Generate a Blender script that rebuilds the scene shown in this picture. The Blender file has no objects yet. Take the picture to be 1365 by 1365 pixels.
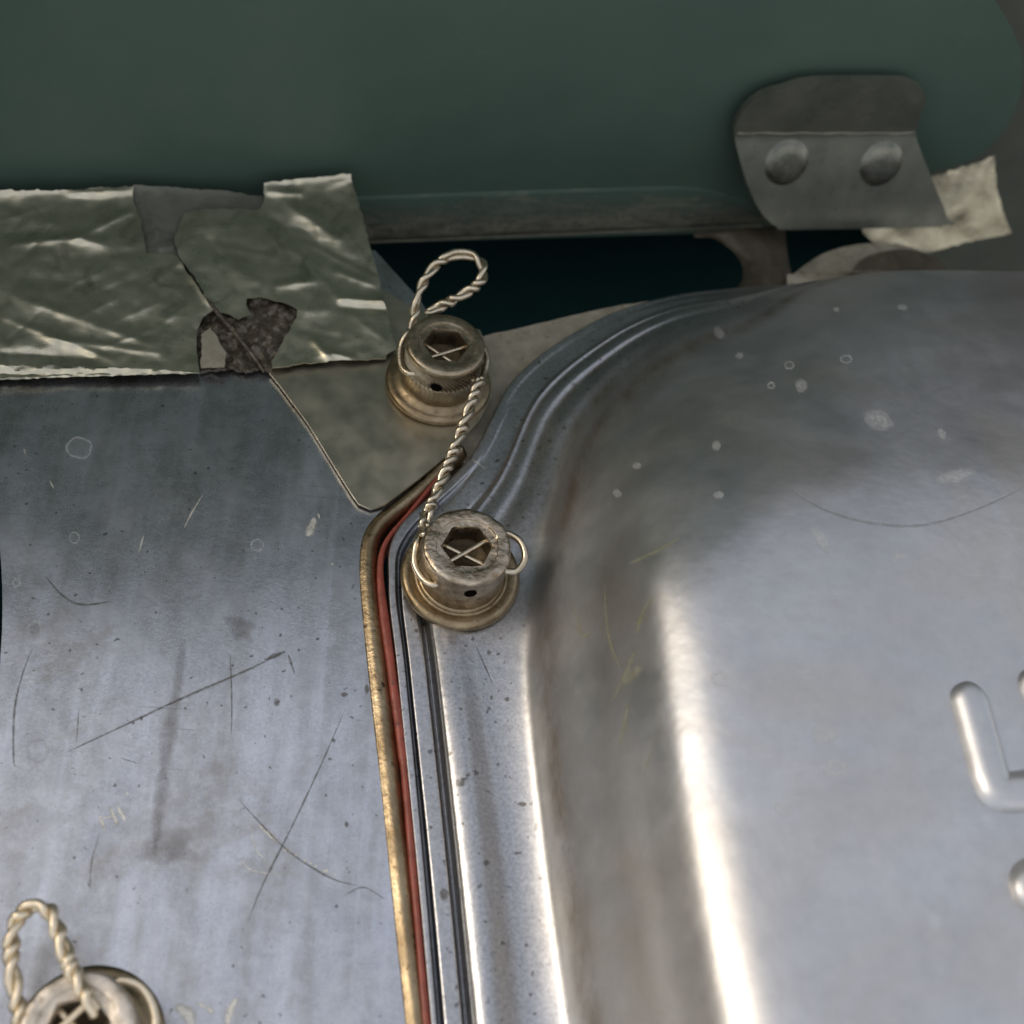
import bpy, bmesh, math, random
import numpy as np
from mathutils import Vector, Matrix, noise
from mathutils.geometry import delaunay_2d_cdt
from mathutils.bvhtree import BVHTree

random.seed(7)
S = bpy.context.scene
COL = S.collection
MM = 0.001            # everything below is measured in millimetres

# ------------------------------------------------------------------ camera
D = 152.0
TANH = 0.4142
CDIR = Vector((-0.12, -0.545, 0.83)).normalized()      # from the bolts towards the lens
CAM = CDIR * D
FWD = -CDIR
RIGHT = FWD.cross(Vector((0, 1, 0))).normalized()
UP = RIGHT.cross(FWD).normalized()
cd = bpy.data.cameras.new('camera')
cam = bpy.data.objects.new('camera', cd)
COL.objects.link(cam)
m = Matrix.Identity(4)
for i in range(3):
    m[i][0], m[i][1], m[i][2], m[i][3] = RIGHT[i], UP[i], CDIR[i], CAM[i] * MM
cam.matrix_world = m
cd.sensor_width = 36
cd.lens = 18 / TANH
cd.clip_start = 0.005
cd.clip_end = 20
cd.dof.use_dof = True
cd.dof.focus_distance = 142 * MM
cd.dof.aperture_fstop = 24
S.camera = cam

# ------------------------------------------------------------------ daylight
SUN_EL, SUN_AZ = 42.0, 276.0       # azimuth clockwise from +Y
w = bpy.data.worlds.new('World')
S.world = w
w.use_nodes = True
nt = w.node_tree
nt.nodes.clear()
sky = nt.nodes.new('ShaderNodeTexSky')
sky.sky_type = 'NISHITA'
sky.sun_disc = False
sky.sun_elevation = math.radians(SUN_EL)
sky.sun_rotation = math.radians(SUN_AZ)
sky.air_density = 1.0
sky.dust_density = 3.0
sky.ozone_density = 1.0
bg = nt.nodes.new('ShaderNodeBackground')
bg.inputs['Strength'].default_value = 0.13
wo = nt.nodes.new('ShaderNodeOutputWorld')
wtc = nt.nodes.new('ShaderNodeTexCoord')
cn = nt.nodes.new('ShaderNodeTexNoise')
cn.inputs['Scale'].default_value = 1.7
cn.inputs['Detail'].default_value = 6
cn.inputs['Roughness'].default_value = 0.55
nt.links.new(wtc.outputs['Generated'], cn.inputs['Vector'])
cr = nt.nodes.new('ShaderNodeMapRange')
for k_, v_ in (('From Min', 0.36), ('From Max', 0.62), ('To Min', 0.28), ('To Max', 0.96)):
    cr.inputs[k_].default_value = v_
nt.links.new(cn.outputs['Fac'], cr.inputs['Value'])
cm = nt.nodes.new('ShaderNodeMix')
cm.data_type = 'RGBA'
cm.inputs[7].default_value = (5.6, 5.5, 5.4, 1)
nt.links.new(cr.outputs[0], cm.inputs[0])
nt.links.new(sky.outputs[0], cm.inputs[6])
nt.links.new(cm.outputs[2], bg.inputs[0])
nt.links.new(bg.outputs[0], wo.inputs[0])
sl = bpy.data.lights.new('sun', 'SUN')
sl.energy = 0.6
sl.angle = math.radians(18)
sl.color = (1.0, 0.87, 0.68)
sun = bpy.data.objects.new('sun', sl)
COL.objects.link(sun)
az, el = math.radians(SUN_AZ), math.radians(SUN_EL)
sdir = Vector((math.sin(az) * math.cos(el), math.cos(az) * math.cos(el), math.sin(el)))
sun.rotation_euler = sdir.to_track_quat('Z', 'Y').to_euler()
S.view_settings.view_transform = 'Standard'
S.view_settings.look = 'None'
S.view_settings.exposure = 0.6
S.view_settings.gamma = 1.0

# ------------------------------------------------------------------ helpers: places
def ray(px, py):
    tx = (px - 682.5) / 682.5 * TANH
    ty = -(py - 682.5) / 682.5 * TANH
    return FWD + RIGHT * tx + UP * ty
def P(px, py, z=0.0):
    d = ray(px, py)
    return CAM + d * ((z - CAM.z) / d.z)
def onplane(px, py, p0, n):
    d = ray(px, py)
    return CAM + d * ((p0 - CAM).dot(n) / d.dot(n))

# ------------------------------------------------------------------ helpers: objects
def link(name, me, mat, parent=None, base=None, kind=None, smooth=True):
    o = bpy.data.objects.new(name, me)
    COL.objects.link(o)
    if mat:
        me.materials.append(mat)
    if smooth:
        for p in me.polygons:
            p.use_smooth = True
    if parent:
        o.parent = parent
    if kind:
        o['kind'] = kind
    return o
def mesh(name, verts, faces, mat, parent=None, kind=None, smooth=True, sharp=None, base=None):
    """verts in world mm; the mesh is stored relative to its parent (or to base)"""
    b = Vector((0, 0, 0))
    if parent is not None and 'base' not in (parent.name,):
        b = BASE.get(parent.name, b)
    if base is not None:
        b = base
    me = bpy.data.meshes.new(name)
    me.from_pydata([tuple((Vector(v) - b) * MM) for v in verts], [], faces)
    me.validate()
    bm = bmesh.new()
    bm.from_mesh(me)
    bmesh.ops.recalc_face_normals(bm, faces=bm.faces)
    bm.to_mesh(me)
    bm.free()
    o = link(name, me, mat, parent, kind=kind, smooth=smooth)
    if base is not None:
        o.location = base * MM
        BASE[o.name] = base.copy()
    elif parent is not None:
        BASE[o.name] = b
    if sharp:
        me.set_sharp_from_angle(angle=math.radians(sharp))
    return o
BASE = {}
def thing(name, label, cat, base, group=None):
    o = bpy.data.objects.new(name, None)
    o.empty_display_size = 0.005
    COL.objects.link(o)
    o.location = base * MM
    BASE[o.name] = base.copy()
    return tag(o, label, cat, group)
def tag(o, label, cat, group=None):
    o['label'] = label
    o['category'] = cat
    if group:
        o['group'] = group
    return o
def catmull(pts, n, closed=False):
    pts = [np.array(p, float) for p in pts]
    out = []
    k = len(pts)
    segs = k if closed else k - 1
    per = max(2, n // segs)
    for i in range(segs):
        if closed:
            p0, p1, p2, p3 = pts[(i - 1) % k], pts[i], pts[(i + 1) % k], pts[(i + 2) % k]
        else:
            p1, p2 = pts[i], pts[i + 1]
            p0 = pts[i - 1] if i > 0 else 2 * p1 - p2
            p3 = pts[i + 2] if i + 2 < k else 2 * p2 - p1
        for j in range(per):
            t = j / per
            out.append(0.5 * (2 * p1 + (p2 - p0) * t + (2 * p0 - 5 * p1 + 4 * p2 - p3) * t * t
                              + (3 * p1 - p0 - 3 * p2 + p3) * t ** 3))
    if not closed:
        out.append(pts[-1])
    return out
def resample(pts, step):
    pts = [Vector(p) for p in pts]
    out = [pts[0].copy()]
    acc = 0
    for a, b in zip(pts, pts[1:]):
        L = (b - a).length
        if L < 1e-9:
            continue
        t = step - acc
        while t <= L:
            out.append(a.lerp(b, t / L))
            t += step
        acc = L - (t - step)
    if (out[-1] - pts[-1]).length > step * 0.3:
        out.append(pts[-1].copy())
    return out
def frames(path):
    """tangent, normal, binormal along a path (parallel transport)"""
    T = []
    n = len(path)
    for i in range(n):
        a, b = path[max(0, i - 1)], path[min(n - 1, i + 1)]
        T.append((b - a).normalized())
    u = Vector((0, 0, 1))
    if abs(T[0].dot(u)) > 0.95:
        u = Vector((1, 0, 0))
    u = (u - T[0] * u.dot(T[0])).normalized()
    out = []
    for t in T:
        u = (u - t * u.dot(t)).normalized()
        out.append((t, u, t.cross(u)))
    return out
def tube_geo(path, r, sides=8, taper=False):
    path = [Vector(p) for p in path]
    fr = frames(path)
    vs, fs = [], []
    n = len(path)
    for i, (p, (t, u, v)) in enumerate(zip(path, fr)):
        rr = r[i] if isinstance(r, (list, tuple)) else r
        for k in range(sides):
            a = 2 * math.pi * k / sides
            vs.append(p + u * (math.cos(a) * rr) + v * (math.sin(a) * rr))
    for i in range(n - 1):
        for k in range(sides):
            a, b = i * sides + k, i * sides + (k + 1) % sides
            fs.append((a, b, b + sides, a + sides))
    fs.append(tuple(range(sides))[::-1])
    fs.append(tuple(range((n - 1) * sides, n * sides)))
    return vs, fs
def sweep(name, path, prof, mat, parent=None, base=None, closed=True, sharp=None):
    """prof(i, f) -> list of (side, up) offsets; side = horizontal left of travel"""
    path = [Vector(p) for p in path]
    n = len(path)
    vs, fs = [], []
    k = None
    for i, p in enumerate(path):
        t = (path[min(n - 1, i + 1)] - path[max(0, i - 1)])
        t.z = 0
        t.normalize()
        side = Vector((-t.y, t.x, 0))
        pr = prof(i, i / (n - 1))
        k = len(pr)
        for a, b in pr:
            vs.append(p + side * a + Vector((0, 0, b)))
    for i in range(n - 1):
        for j in range(k if closed else k - 1):
            a, b = i * k + j, i * k + (j + 1) % k
            fs.append((a, b, b + k, a + k))
    if closed:
        fs.append(tuple(range(k)))
        fs.append(tuple(range((n - 1) * k, n * k)))
    return mesh(name, vs, fs, mat, parent, base=base, sharp=sharp)
def inside(poly, x, y):
    c = False
    n = len(poly)
    j = n - 1
    for i in range(n):
        xi, yi = poly[i]
        xj, yj = poly[j]
        if (yi > y) != (yj > y) and x < (xj - xi) * (y - yi) / (yj - yi) + xi:
            c = not c
        j = i
    return c
def rough_edge(poly, amp, step, seed=0, skip=()):
    out = []
    n = len(poly)
    for i in range(n):
        a, b = Vector(poly[i]), Vector(poly[(i + 1) % n])
        L = (b - a).length
        m_ = max(1, int(L / step))
        nn = Vector((-(b - a).y, (b - a).x)).normalized() if L > 0 else Vector((0, 0))
        for j in range(m_):
            p = a.lerp(b, j / m_)
            if i not in skip and j > 0:
                p = p + nn * (amp * noise.noise(Vector((p.x * 0.11 + seed, p.y * 0.11, seed)))
                              + 0.5 * amp * noise.noise(Vector((p.x * 0.37, p.y * 0.37 + seed, 3))))
            out.append((p.x, p.y))
    return out
def sheet(name, poly, fn, step, thick, mat, parent=None, base=None, toward=None, sharp=None, holes=()):
    """a thin sheet with outline poly (2D); fn maps a 2D point to 3D; thickness goes away from toward (a point)"""
    toward = toward or CAM
    pts = [Vector(p) for p in poly]
    edges = [(i, (i + 1) % len(pts)) for i in range(len(pts))]
    for h in holes:
        o0 = len(pts)
        pts += [Vector(p) for p in h]
        edges += [(o0 + i, o0 + (i + 1) % len(h)) for i in range(len(h))]
    xs = [p[0] for p in poly]
    ys = [p[1] for p in poly]
    y = min(ys) + step * 0.5
    row = 0
    segs = [(Vector(poly[i]), Vector(poly[(i + 1) % len(poly)])) for i in range(len(poly))]
    A = np.array([[a.x, a.y] for a, b in segs])
    B = np.array([[b.x, b.y] for a, b in segs])
    AB = B - A
    L2 = (AB ** 2).sum(1) + 1e-9
    while y < max(ys):
        x = min(xs) + step * (0.25 + 0.5 * (row % 2))
        while x < max(xs):
            if inside(poly, x, y) and not any(inside(h, x, y) for h in holes):
                q = np.array([x, y])
                t = np.clip(((q - A) * AB).sum(1) / L2, 0, 1)
                d = np.sqrt((((A + AB * t[:, None]) - q) ** 2).sum(1)).min()
                if d > step * 0.4:
                    pts.append(Vector((x, y)))
            x += step
        y += step * 0.87
        row += 1
    vo, eo, fo, _, _, _ = delaunay_2d_cdt(pts, edges, [], 1, 1e-4)
    keep = []
    for f in fo:
        cx = sum(vo[i].x for i in f) / len(f)
        cy = sum(vo[i].y for i in f) / len(f)
        if inside(poly, cx, cy) and not any(inside(h, cx, cy) for h in holes):
            keep.append(tuple(f))
    V = [Vector(fn(v.x, v.y)) for v in vo]
    N = [Vector((0, 0, 0)) for _ in V]
    for f in keep:
        nn = (V[f[1]] - V[f[0]]).cross(V[f[2]] - V[f[0]])
        if nn.dot(toward - V[f[0]]) < 0:
            nn = -nn
        for i in f:
            N[i] += nn
    n = len(V)
    back = [v - nn.normalized() * thick if nn.length > 0 else v for v, nn in zip(V, N)]
    faces = list(keep) + [tuple(i + n for i in f[::-1]) for f in keep]
    cnt = {}
    for f in keep:
        for a, b in zip(f, f[1:] + f[:1]):
            cnt.setdefault((min(a, b), max(a, b)), []).append((a, b))
    for k, l in cnt.items():
        if len(l) == 1:
            a, b = l[0]
            faces.append((b, a, a + n, b + n))
    used = sorted({i for f in faces for i in f})
    mp = {v: i for i, v in enumerate(used)}
    allv = V + back
    return mesh(name, [allv[i] for i in used], [tuple(mp[i] for i in f) for f in faces], mat, parent,
                base=base, sharp=sharp or 40)
def lathe_geo(profile, n, centre, axis=Vector((0, 0, 1)), rfn=None):
    """profile = [(r, z)...]"""
    q = Vector((0, 0, 1)).rotation_difference(axis)
    vs, fs = [], []
    for j, (r, z) in enumerate(profile):
        for k in range(n):
            a = 2 * math.pi * k / n
            rr, zz = (r, z) if rfn is None else rfn(j, r, z, a)
            vs.append(centre + q @ Vector((math.cos(a) * rr, math.sin(a) * rr, zz)))
    for j in range(len(profile) - 1):
        for k in range(n):
            a, b = j * n + k, j * n + (k + 1) % n
            fs.append((a, b, b + n, a + n))
    return vs, fs

# ------------------------------------------------------------------ helpers: materials
class NB:
    def __init__(s, name):
        s.m = bpy.data.materials.new(name)
        s.m.use_nodes = True
        s.t = s.m.node_tree
        s.b = s.t.nodes['Principled BSDF']
        s.tc = s.t.nodes.new('ShaderNodeTexCoord')
    def add(s, typ, **kw):
        n = s.t.nodes.new(typ)
        for k, v in kw.items():
            if k in n.inputs:
                s.put(n.inputs[k], v)
            else:
                setattr(n, k, v)
        return n
    def put(s, sock, v):
        if isinstance(v, bpy.types.NodeSocket):
            s.t.links.new(v, sock)
        else:
            sock.default_value = v
    def coord(s, scale=(1, 1, 1), rot=(0, 0, 0)):
        mp = s.t.nodes.new('ShaderNodeMapping')
        s.t.links.new(s.tc.outputs['Object'], mp.inputs[0])
        mp.inputs['Scale'].default_value = [1000 * a for a in scale]     # texture space in millimetres
        mp.inputs['Rotation'].default_value = rot
        return mp.outputs[0]
    def noise(s, scale, detail=4, rough=0.55, stretch=(1, 1, 1), rot=(0, 0, 0), dist=0.0):
        n = s.add('ShaderNodeTexNoise')
        s.t.links.new(s.coord(stretch, rot), n.inputs['Vector'])
        n.inputs['Scale'].default_value = scale
        n.inputs['Detail'].default_value = detail
        n.inputs['Roughness'].default_value = rough
        n.inputs['Distortion'].default_value = dist
        return n.outputs['Fac']
    def voro(s, scale, feature='F1', rnd=1.0):
        n = s.add('ShaderNodeTexVoronoi')
        n.feature = feature
        s.t.links.new(s.coord(), n.inputs['Vector'])
        n.inputs['Scale'].default_value = scale
        n.inputs['Randomness'].default_value = rnd
        return n.outputs['Distance']
    def ramp(s, fac, a, b, va=0.0, vb=1.0):
        n = s.add('ShaderNodeMapRange')
        n.clamp = True
        s.t.links.new(fac, n.inputs['Value'])
        n.inputs['From Min'].default_value = a
        n.inputs['From Max'].default_value = b
        n.inputs['To Min'].default_value = va
        n.inputs['To Max'].default_value = vb
        return n.outputs[0]
    def math(s, op, a, b=0.0):
        n = s.add('ShaderNodeMath')
        n.operation = op
        s.put(n.inputs[0], a)
        s.put(n.inputs[1], b)
        return n.outputs[0]
    def mix(s, fac, a, b):
        n = s.add('ShaderNodeMix')
        n.data_type = 'RGBA'
        s.put(n.inputs[0], fac)
        for sock, v in ((n.inputs[6], a), (n.inputs[7], b)):
            if isinstance(v, tuple):
                v = v + (1,) if len(v) == 3 else v
            s.put(sock, v)
        return n.outputs[2]
    def attr(s, name):
        n = s.add('ShaderNodeAttribute')
        n.attribute_name = name
        return n.outputs['Fac']
    def bump(s, h, dist, strength=1.0, prev=None):
        n = s.add('ShaderNodeBump')
        s.t.links.new(h, n.inputs['Height'])
        n.inputs['Distance'].default_value = dist * MM
        n.inputs['Strength'].default_value = strength
        if prev is not None:
            s.t.links.new(prev, n.inputs['Normal'])
        return n.outputs[0]
    def done(s, color, rough, metal=1.0, normal=None, spec=0.5, coat=0.0):
        for k, v in (('Base Color', color), ('Roughness', rough), ('Metallic', metal), ('Specular IOR Level', spec),
                     ('Coat Weight', coat)):
            if isinstance(v, tuple) and len(v) == 3:
                v = v + (1,)
            s.put(s.b.inputs[k], v)
        if normal is not None:
            s.t.links.new(normal, s.b.inputs['Normal'])
        return s.m

def mat_simple(name, c1, c2, rough=0.45, metal=1.0, scale=0.5, bump=0.02, bscale=3.0, spec=0.5, speck=None):
    n = NB(name)
    f = n.ramp(n.noise(scale, 6, 0.62), 0.3, 0.7)
    col = n.mix(f, c1, c2)
    if speck:
        col = n.mix(n.ramp(n.noise(bscale * 0.6, 3), 0.62, 0.72), col, speck)
    r = n.ramp(n.noise(scale * 2.3, 5), 0.3, 0.7, rough - 0.08, rough + 0.1)
    b = n.bump(n.noise(bscale, 5), bump)
    return n.done(col, r, metal, b, spec)

# grey sheet metal of the left cover: dulled, handled, speckled
def mat_plate():
    n = NB('worn_grey_metal')
    big = n.ramp(n.noise(0.07, 5, 0.6), 0.35, 0.68)
    col = n.mix(big, (0.44, 0.45, 0.47), (0.58, 0.59, 0.62))
    band = n.ramp(n.noise(0.13, 1, 0.4, stretch=(1.0, 0.03, 1), rot=(0, 0, -0.03)), 0.485, 0.515)
    col = n.mix(n.math('MULTIPLY', band, 0.5), col, (0.70, 0.72, 0.78))
    streak = n.ramp(n.noise(0.16, 4, 0.6, stretch=(1.6, 0.22, 1), rot=(0, 0, 0.12)), 0.42, 0.66)
    col = n.mix(n.math('MULTIPLY', streak, 0.7), col, (0.36, 0.35, 0.33))
    stain = n.ramp(n.noise(0.05, 6, 0.7, dist=1.2), 0.52, 0.7)
    col = n.mix(n.math('MULTIPLY', stain, 0.75), col, (0.34, 0.305, 0.26))
    grain = n.ramp(n.noise(2.6, 4, 0.7), 0.35, 0.7)
    col = n.mix(n.math('MULTIPLY', grain, 0.4), col, (0.27, 0.27, 0.28))
    mot = n.ramp(n.noise(0.45, 6, 0.7), 0.45, 0.62)
    col = n.mix(n.math('MULTIPLY', mot, 0.3), col, (0.70, 0.71, 0.74))
    fleck = n.ramp(n.noise(1.15, 2, 0.5), 0.69, 0.73)
    col = n.mix(n.math('MULTIPLY', fleck, 0.8), col, (0.12, 0.11, 0.10))
    pale = n.ramp(n.noise(0.8, 3, 0.6), 0.70, 0.76)
    col = n.mix(n.math('MULTIPLY', pale, 0.5), col, (0.75, 0.74, 0.70))

    hair = None
    for ang, sc in ((0.5, 5.0), (-0.35, 4.0), (1.25, 6.0)):
        h_ = n.ramp(n.noise(sc, 1, 0.4, stretch=(0.02, 1, 1), rot=(0, 0, ang)), 0.74, 0.78)
        hair = h_ if hair is None else n.math('MAXIMUM', hair, h_)
    hair = n.math('MULTIPLY', hair, n.ramp(n.noise(0.09, 3), 0.42, 0.6))
    col = n.mix(n.math('MULTIPLY', hair, 0.55), col, (0.24, 0.235, 0.23))
    r = n.math('ADD', n.ramp(n.noise(0.12, 6, 0.65), 0.3, 0.7, 0.20, 0.32), n.math('MULTIPLY', grain, 0.06))
    b1 = n.bump(n.noise(0.06, 3), 0.12)
    b2 = n.bump(n.noise(2.0, 5, 0.65), 0.012, prev=b1)
    b3 = n.bump(n.noise(1.2, 3, 0.6, stretch=(3, 0.2, 1)), 0.006, prev=b2)
    return n.done(col, r, 0.985, b3)
def mat_cover():
    n = NB('grey_cover_paint')
    big = n.ramp(n.noise(0.05, 5, 0.6), 0.35, 0.68)
    col = n.mix(big, (0.47, 0.48, 0.50), (0.57, 0.58, 0.60))
    warm = n.ramp(n.noise(0.035, 4, 0.6, dist=0.8), 0.46, 0.62)
    col = n.mix(n.math('MULTIPLY', warm, 0.5), col, (0.52, 0.485, 0.44))
    spots = n.ramp(n.voro(0.12), 0.07, 0.12, 1, 0)
    spots = n.math('MULTIPLY', spots, n.ramp(n.noise(0.06, 2), 0.45, 0.6))
    col = n.mix(n.math('MULTIPLY', spots, 0.35), col, (0.74, 0.74, 0.74))
    grain = n.ramp(n.noise(2.6, 4, 0.7), 0.35, 0.72)
    col = n.mix(n.math('MULTIPLY', grain, n.math('ADD', n.math('MULTIPLY', n.attr('flange'), 0.75), 0.06)), col, (0.24, 0.24, 0.25))
    fleck = n.math('MULTIPLY', n.ramp(n.noise(1.1, 2, 0.5), 0.66, 0.71), n.attr('flange'))
    col = n.mix(n.math('MULTIPLY', fleck, 0.8), col, (0.10, 0.09, 0.08))

    hair = None
    for ang, sc in ((0.5, 5.0), (-0.35, 4.0), (1.25, 6.0)):
        h_ = n.ramp(n.noise(sc, 1, 0.4, stretch=(0.02, 1, 1), rot=(0, 0, ang)), 0.74, 0.78)
        hair = h_ if hair is None else n.math('MAXIMUM', hair, h_)
    hair = n.math('MULTIPLY', hair, n.ramp(n.noise(0.09, 3), 0.42, 0.6))
    col = n.mix(n.math('MULTIPLY', hair, 0.35), col, (0.70, 0.70, 0.68))
    mott = n.ramp(n.noise(0.5, 7, 0.75), 0.42, 0.66)
    col = n.mix(n.math('MULTIPLY', mott, 0.28), col, (0.36, 0.36, 0.365))
    d = n.math('MULTIPLY', n.attr('dirt'), n.ramp(n.noise(0.22, 6, 0.7, stretch=(1.4, 0.35, 0.6)), 0.25, 0.62))
    col = n.mix(n.math('MULTIPLY', d, 0.85), col, (0.16, 0.122, 0.08))
    r = n.math('ADD', n.ramp(n.noise(0.10, 6, 0.65), 0.3, 0.7, 0.39, 0.49), n.math('MULTIPLY', d, 0.12))
    r = n.math('SUBTRACT', r, n.math('MULTIPLY', n.attr('flange'), 0.11))
    b1 = n.bump(n.noise(0.07, 4), 0.30)
    b2 = n.bump(n.noise(1.6, 5, 0.65), 0.012, prev=b1)
    return n.done(col, r, 0.975, b2)
def mat_foil():
    n = NB('aluminium_foil_tape')
    f = n.ramp(n.noise(0.09, 6, 0.65, dist=0.6), 0.3, 0.7)
    col = n.mix(f, (0.50, 0.465, 0.345), (0.66, 0.62, 0.475))
    sm = n.ramp(n.noise(0.2, 6, 0.7, dist=1.0), 0.52, 0.66)
    col = n.mix(n.math('MULTIPLY', sm, 0.55), col, (0.30, 0.29, 0.22))
    r = n.ramp(n.noise(0.35, 5, 0.6), 0.3, 0.7, 0.24, 0.38)
    b1 = n.bump(n.noise(0.16, 3, 0.5, stretch=(0.6, 1.3, 1)), 0.10)
    b2 = n.bump(n.noise(1.6, 5, 0.6, stretch=(0.4, 1.6, 1)), 0.02, prev=b1)
    return n.done(col, r, 0.97, b2)
def mat_green():
    n = NB('dark_green_enamel')
    f = n.ramp(n.noise(0.03, 5, 0.6), 0.3, 0.7)
    col = n.mix(f, (0.055, 0.091, 0.072), (0.068, 0.106, 0.083))
    pale = n.ramp(n.noise(0.09, 6, 0.7, dist=1.5), 0.60, 0.78)
    col = n.mix(n.math('MULTIPLY', pale, 0.2), col, (0.08, 0.09, 0.065))
    scuff = n.ramp(n.noise(0.5, 6, 0.75, stretch=(0.25, 1, 1)), 0.62, 0.75)
    col = n.mix(n.math('MULTIPLY', scuff, 0.3), col, (0.10, 0.12, 0.095))
    pep = n.ramp(n.noise(0.9, 3, 0.6), 0.68, 0.74)
    col = n.mix(n.math('MULTIPLY', pep, 0.35), col, (0.10, 0.11, 0.085))
    r = n.ramp(n.noise(0.2, 5), 0.3, 0.7, 0.38, 0.55)
    return n.done(col, r, 0.0, n.bump(n.noise(0.8, 4), 0.02), 0.35)
def mat_dirty_edge():
    n = NB('dirty_green_edge')
    f = n.ramp(n.noise(0.35, 6, 0.75, stretch=(0.35, 1, 1.6), dist=0.8), 0.38, 0.62)
    col = n.mix(f, (0.052, 0.058, 0.045), (0.125, 0.12, 0.095))
    f2 = n.ramp(n.noise(1.1, 5, 0.75), 0.52, 0.68)
    col = n.mix(n.math('MULTIPLY', f2, 0.7), col, (0.020, 0.023, 0.017))
    fd = n.math('MULTIPLY', n.attr('fade'), n.ramp(n.noise(0.25, 6, 0.75, stretch=(0.4, 1, 1)), 0.2, 0.6, 0.6, 1.5))
    col = n.mix(fd, col, (0.051, 0.087, 0.069))
    rub = n.ramp(n.noise(0.28, 7, 0.8, stretch=(0.3, 1, 1.3), dist=1.0), 0.53, 0.66)
    col = n.mix(n.math('MULTIPLY', rub, 0.75), col, (0.20, 0.19, 0.15))
    return n.done(col, 0.55, n.math('MULTIPLY', rub, 0.4), n.bump(n.noise(1.6, 5, 0.7), 0.1), 0.3)
M_PLATE, M_COVER, M_FOIL, M_GREEN, M_DIRTY = mat_plate(), mat_cover(), mat_foil(), mat_green(), mat_dirty_edge()
M_TAB = mat_simple('warm_sheet_steel', (0.45, 0.415, 0.325), (0.54, 0.49, 0.375), 0.36, 1.0, 0.12, 0.003, 2.5)
M_BRACKET = mat_simple('dull_olive_alloy', (0.125, 0.132, 0.108), (0.18, 0.184, 0.15), 0.33, 0.6, 0.2, 0.02, 1.4)
M_LIP = mat_simple('lip_highlight_metal', (0.20, 0.19, 0.15), (0.34, 0.32, 0.26), 0.45, 0.7, 0.6, 0.02, 1.4)
M_HEAD_LIT = mat_simple('lit_worn_steel', (0.40, 0.34, 0.26), (0.76, 0.69, 0.60), 0.42, 0.9, 0.6, 0.12, 1.1, speck=(0.36, 0.28, 0.19))  # paler copy of the screw steel, strong light put into its colour
M_FLAP = mat_simple('dull_foil', (0.34, 0.315, 0.235), (0.46, 0.43, 0.33), 0.30, 1.0, 0.25, 0.05, 0.9)
M_RIVET = mat_simple('rubbed_rivet_alloy', (0.11, 0.115, 0.095), (0.21, 0.21, 0.175), 0.24, 0.8, 0.35, 0.03, 1.4)
M_CREASE = mat_simple('rubbed_highlight', (0.10, 0.10, 0.08), (0.24, 0.23, 0.19), 0.42, 0.6, 0.35, 0.02, 1.4)
M_BACK = mat_simple('olive_primer', (0.072, 0.080, 0.064), (0.094, 0.100, 0.080), 0.55, 0.0, 0.1, 0.03, 1.0)
M_BRONZE = mat_simple('bronzed_steel', (0.17, 0.125, 0.072), (0.36, 0.285, 0.18), 0.38, 1.0, 0.5, 0.05, 2.0, speck=(0.16, 0.11, 0.07))
M_HEAD = mat_simple('screw_steel', (0.22, 0.18, 0.12), (0.42, 0.355, 0.255), 0.38, 1.0, 0.6, 0.05, 2.2, speck=(0.24, 0.18, 0.12))
M_WORN = mat_simple('worn_screw_steel', (0.20, 0.15, 0.095), (0.60, 0.52, 0.41), 0.32, 1.0, 0.55, 0.16, 1.1, speck=(0.28, 0.21, 0.14))
M_SOCKET = mat_simple('dark_socket', (0.035, 0.026, 0.015), (0.10, 0.075, 0.04), 0.55, 0.7, 0.8, 0.08, 2.0)
M_WIRE = mat_simple('stainless_wire', (0.50, 0.43, 0.32), (0.64, 0.56, 0.43), 0.30, 1.0, 1.2, 0.01, 4.0)
M_WIRE_LIT = mat_simple('sunlit_wire', (0.74, 0.63, 0.46), (0.84, 0.73, 0.55), 0.36, 0.9, 1.2, 0.01, 4.0)  # paler copy of the lockwire, sunlight put into its colour
M_RED = mat_simple('red_silicone', (0.15, 0.032, 0.02), (0.30, 0.065, 0.04), 0.42, 0.0, 0.35, 0.10, 1.3, speck=(0.09, 0.03, 0.02))
M_RIM = mat_simple('brown_rim', (0.16, 0.11, 0.06), (0.46, 0.37, 0.24), 0.38, 1.0, 0.16, 0.08, 1.4, speck=(0.07, 0.05, 0.03))
M_CREAM = mat_simple('weathered_cast_flange', (0.20, 0.18, 0.13), (0.33, 0.30, 0.23), 0.6, 0.2, 0.4, 0.1, 1.2, speck=(0.10, 0.09, 0.06))
M_TAN = mat_simple('tan_casting', (0.055, 0.046, 0.031), (0.12, 0.10, 0.07), 0.5, 0.4, 0.3, 0.1, 1.2)
M_DARK = mat_simple('cavity_shade', (0.001, 0.0075, 0.0085), (0.0015, 0.0095, 0.0105), 0.8, 0.0, 0.1, 0.02, 1.0, 0.05)
M_RES = mat_simple('dark_adhesive', (0.045, 0.038, 0.027), (0.13, 0.108, 0.078), 0.26, 0.3, 0.6, 0.5, 0.8, speck=(0.24, 0.21, 0.16))
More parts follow.
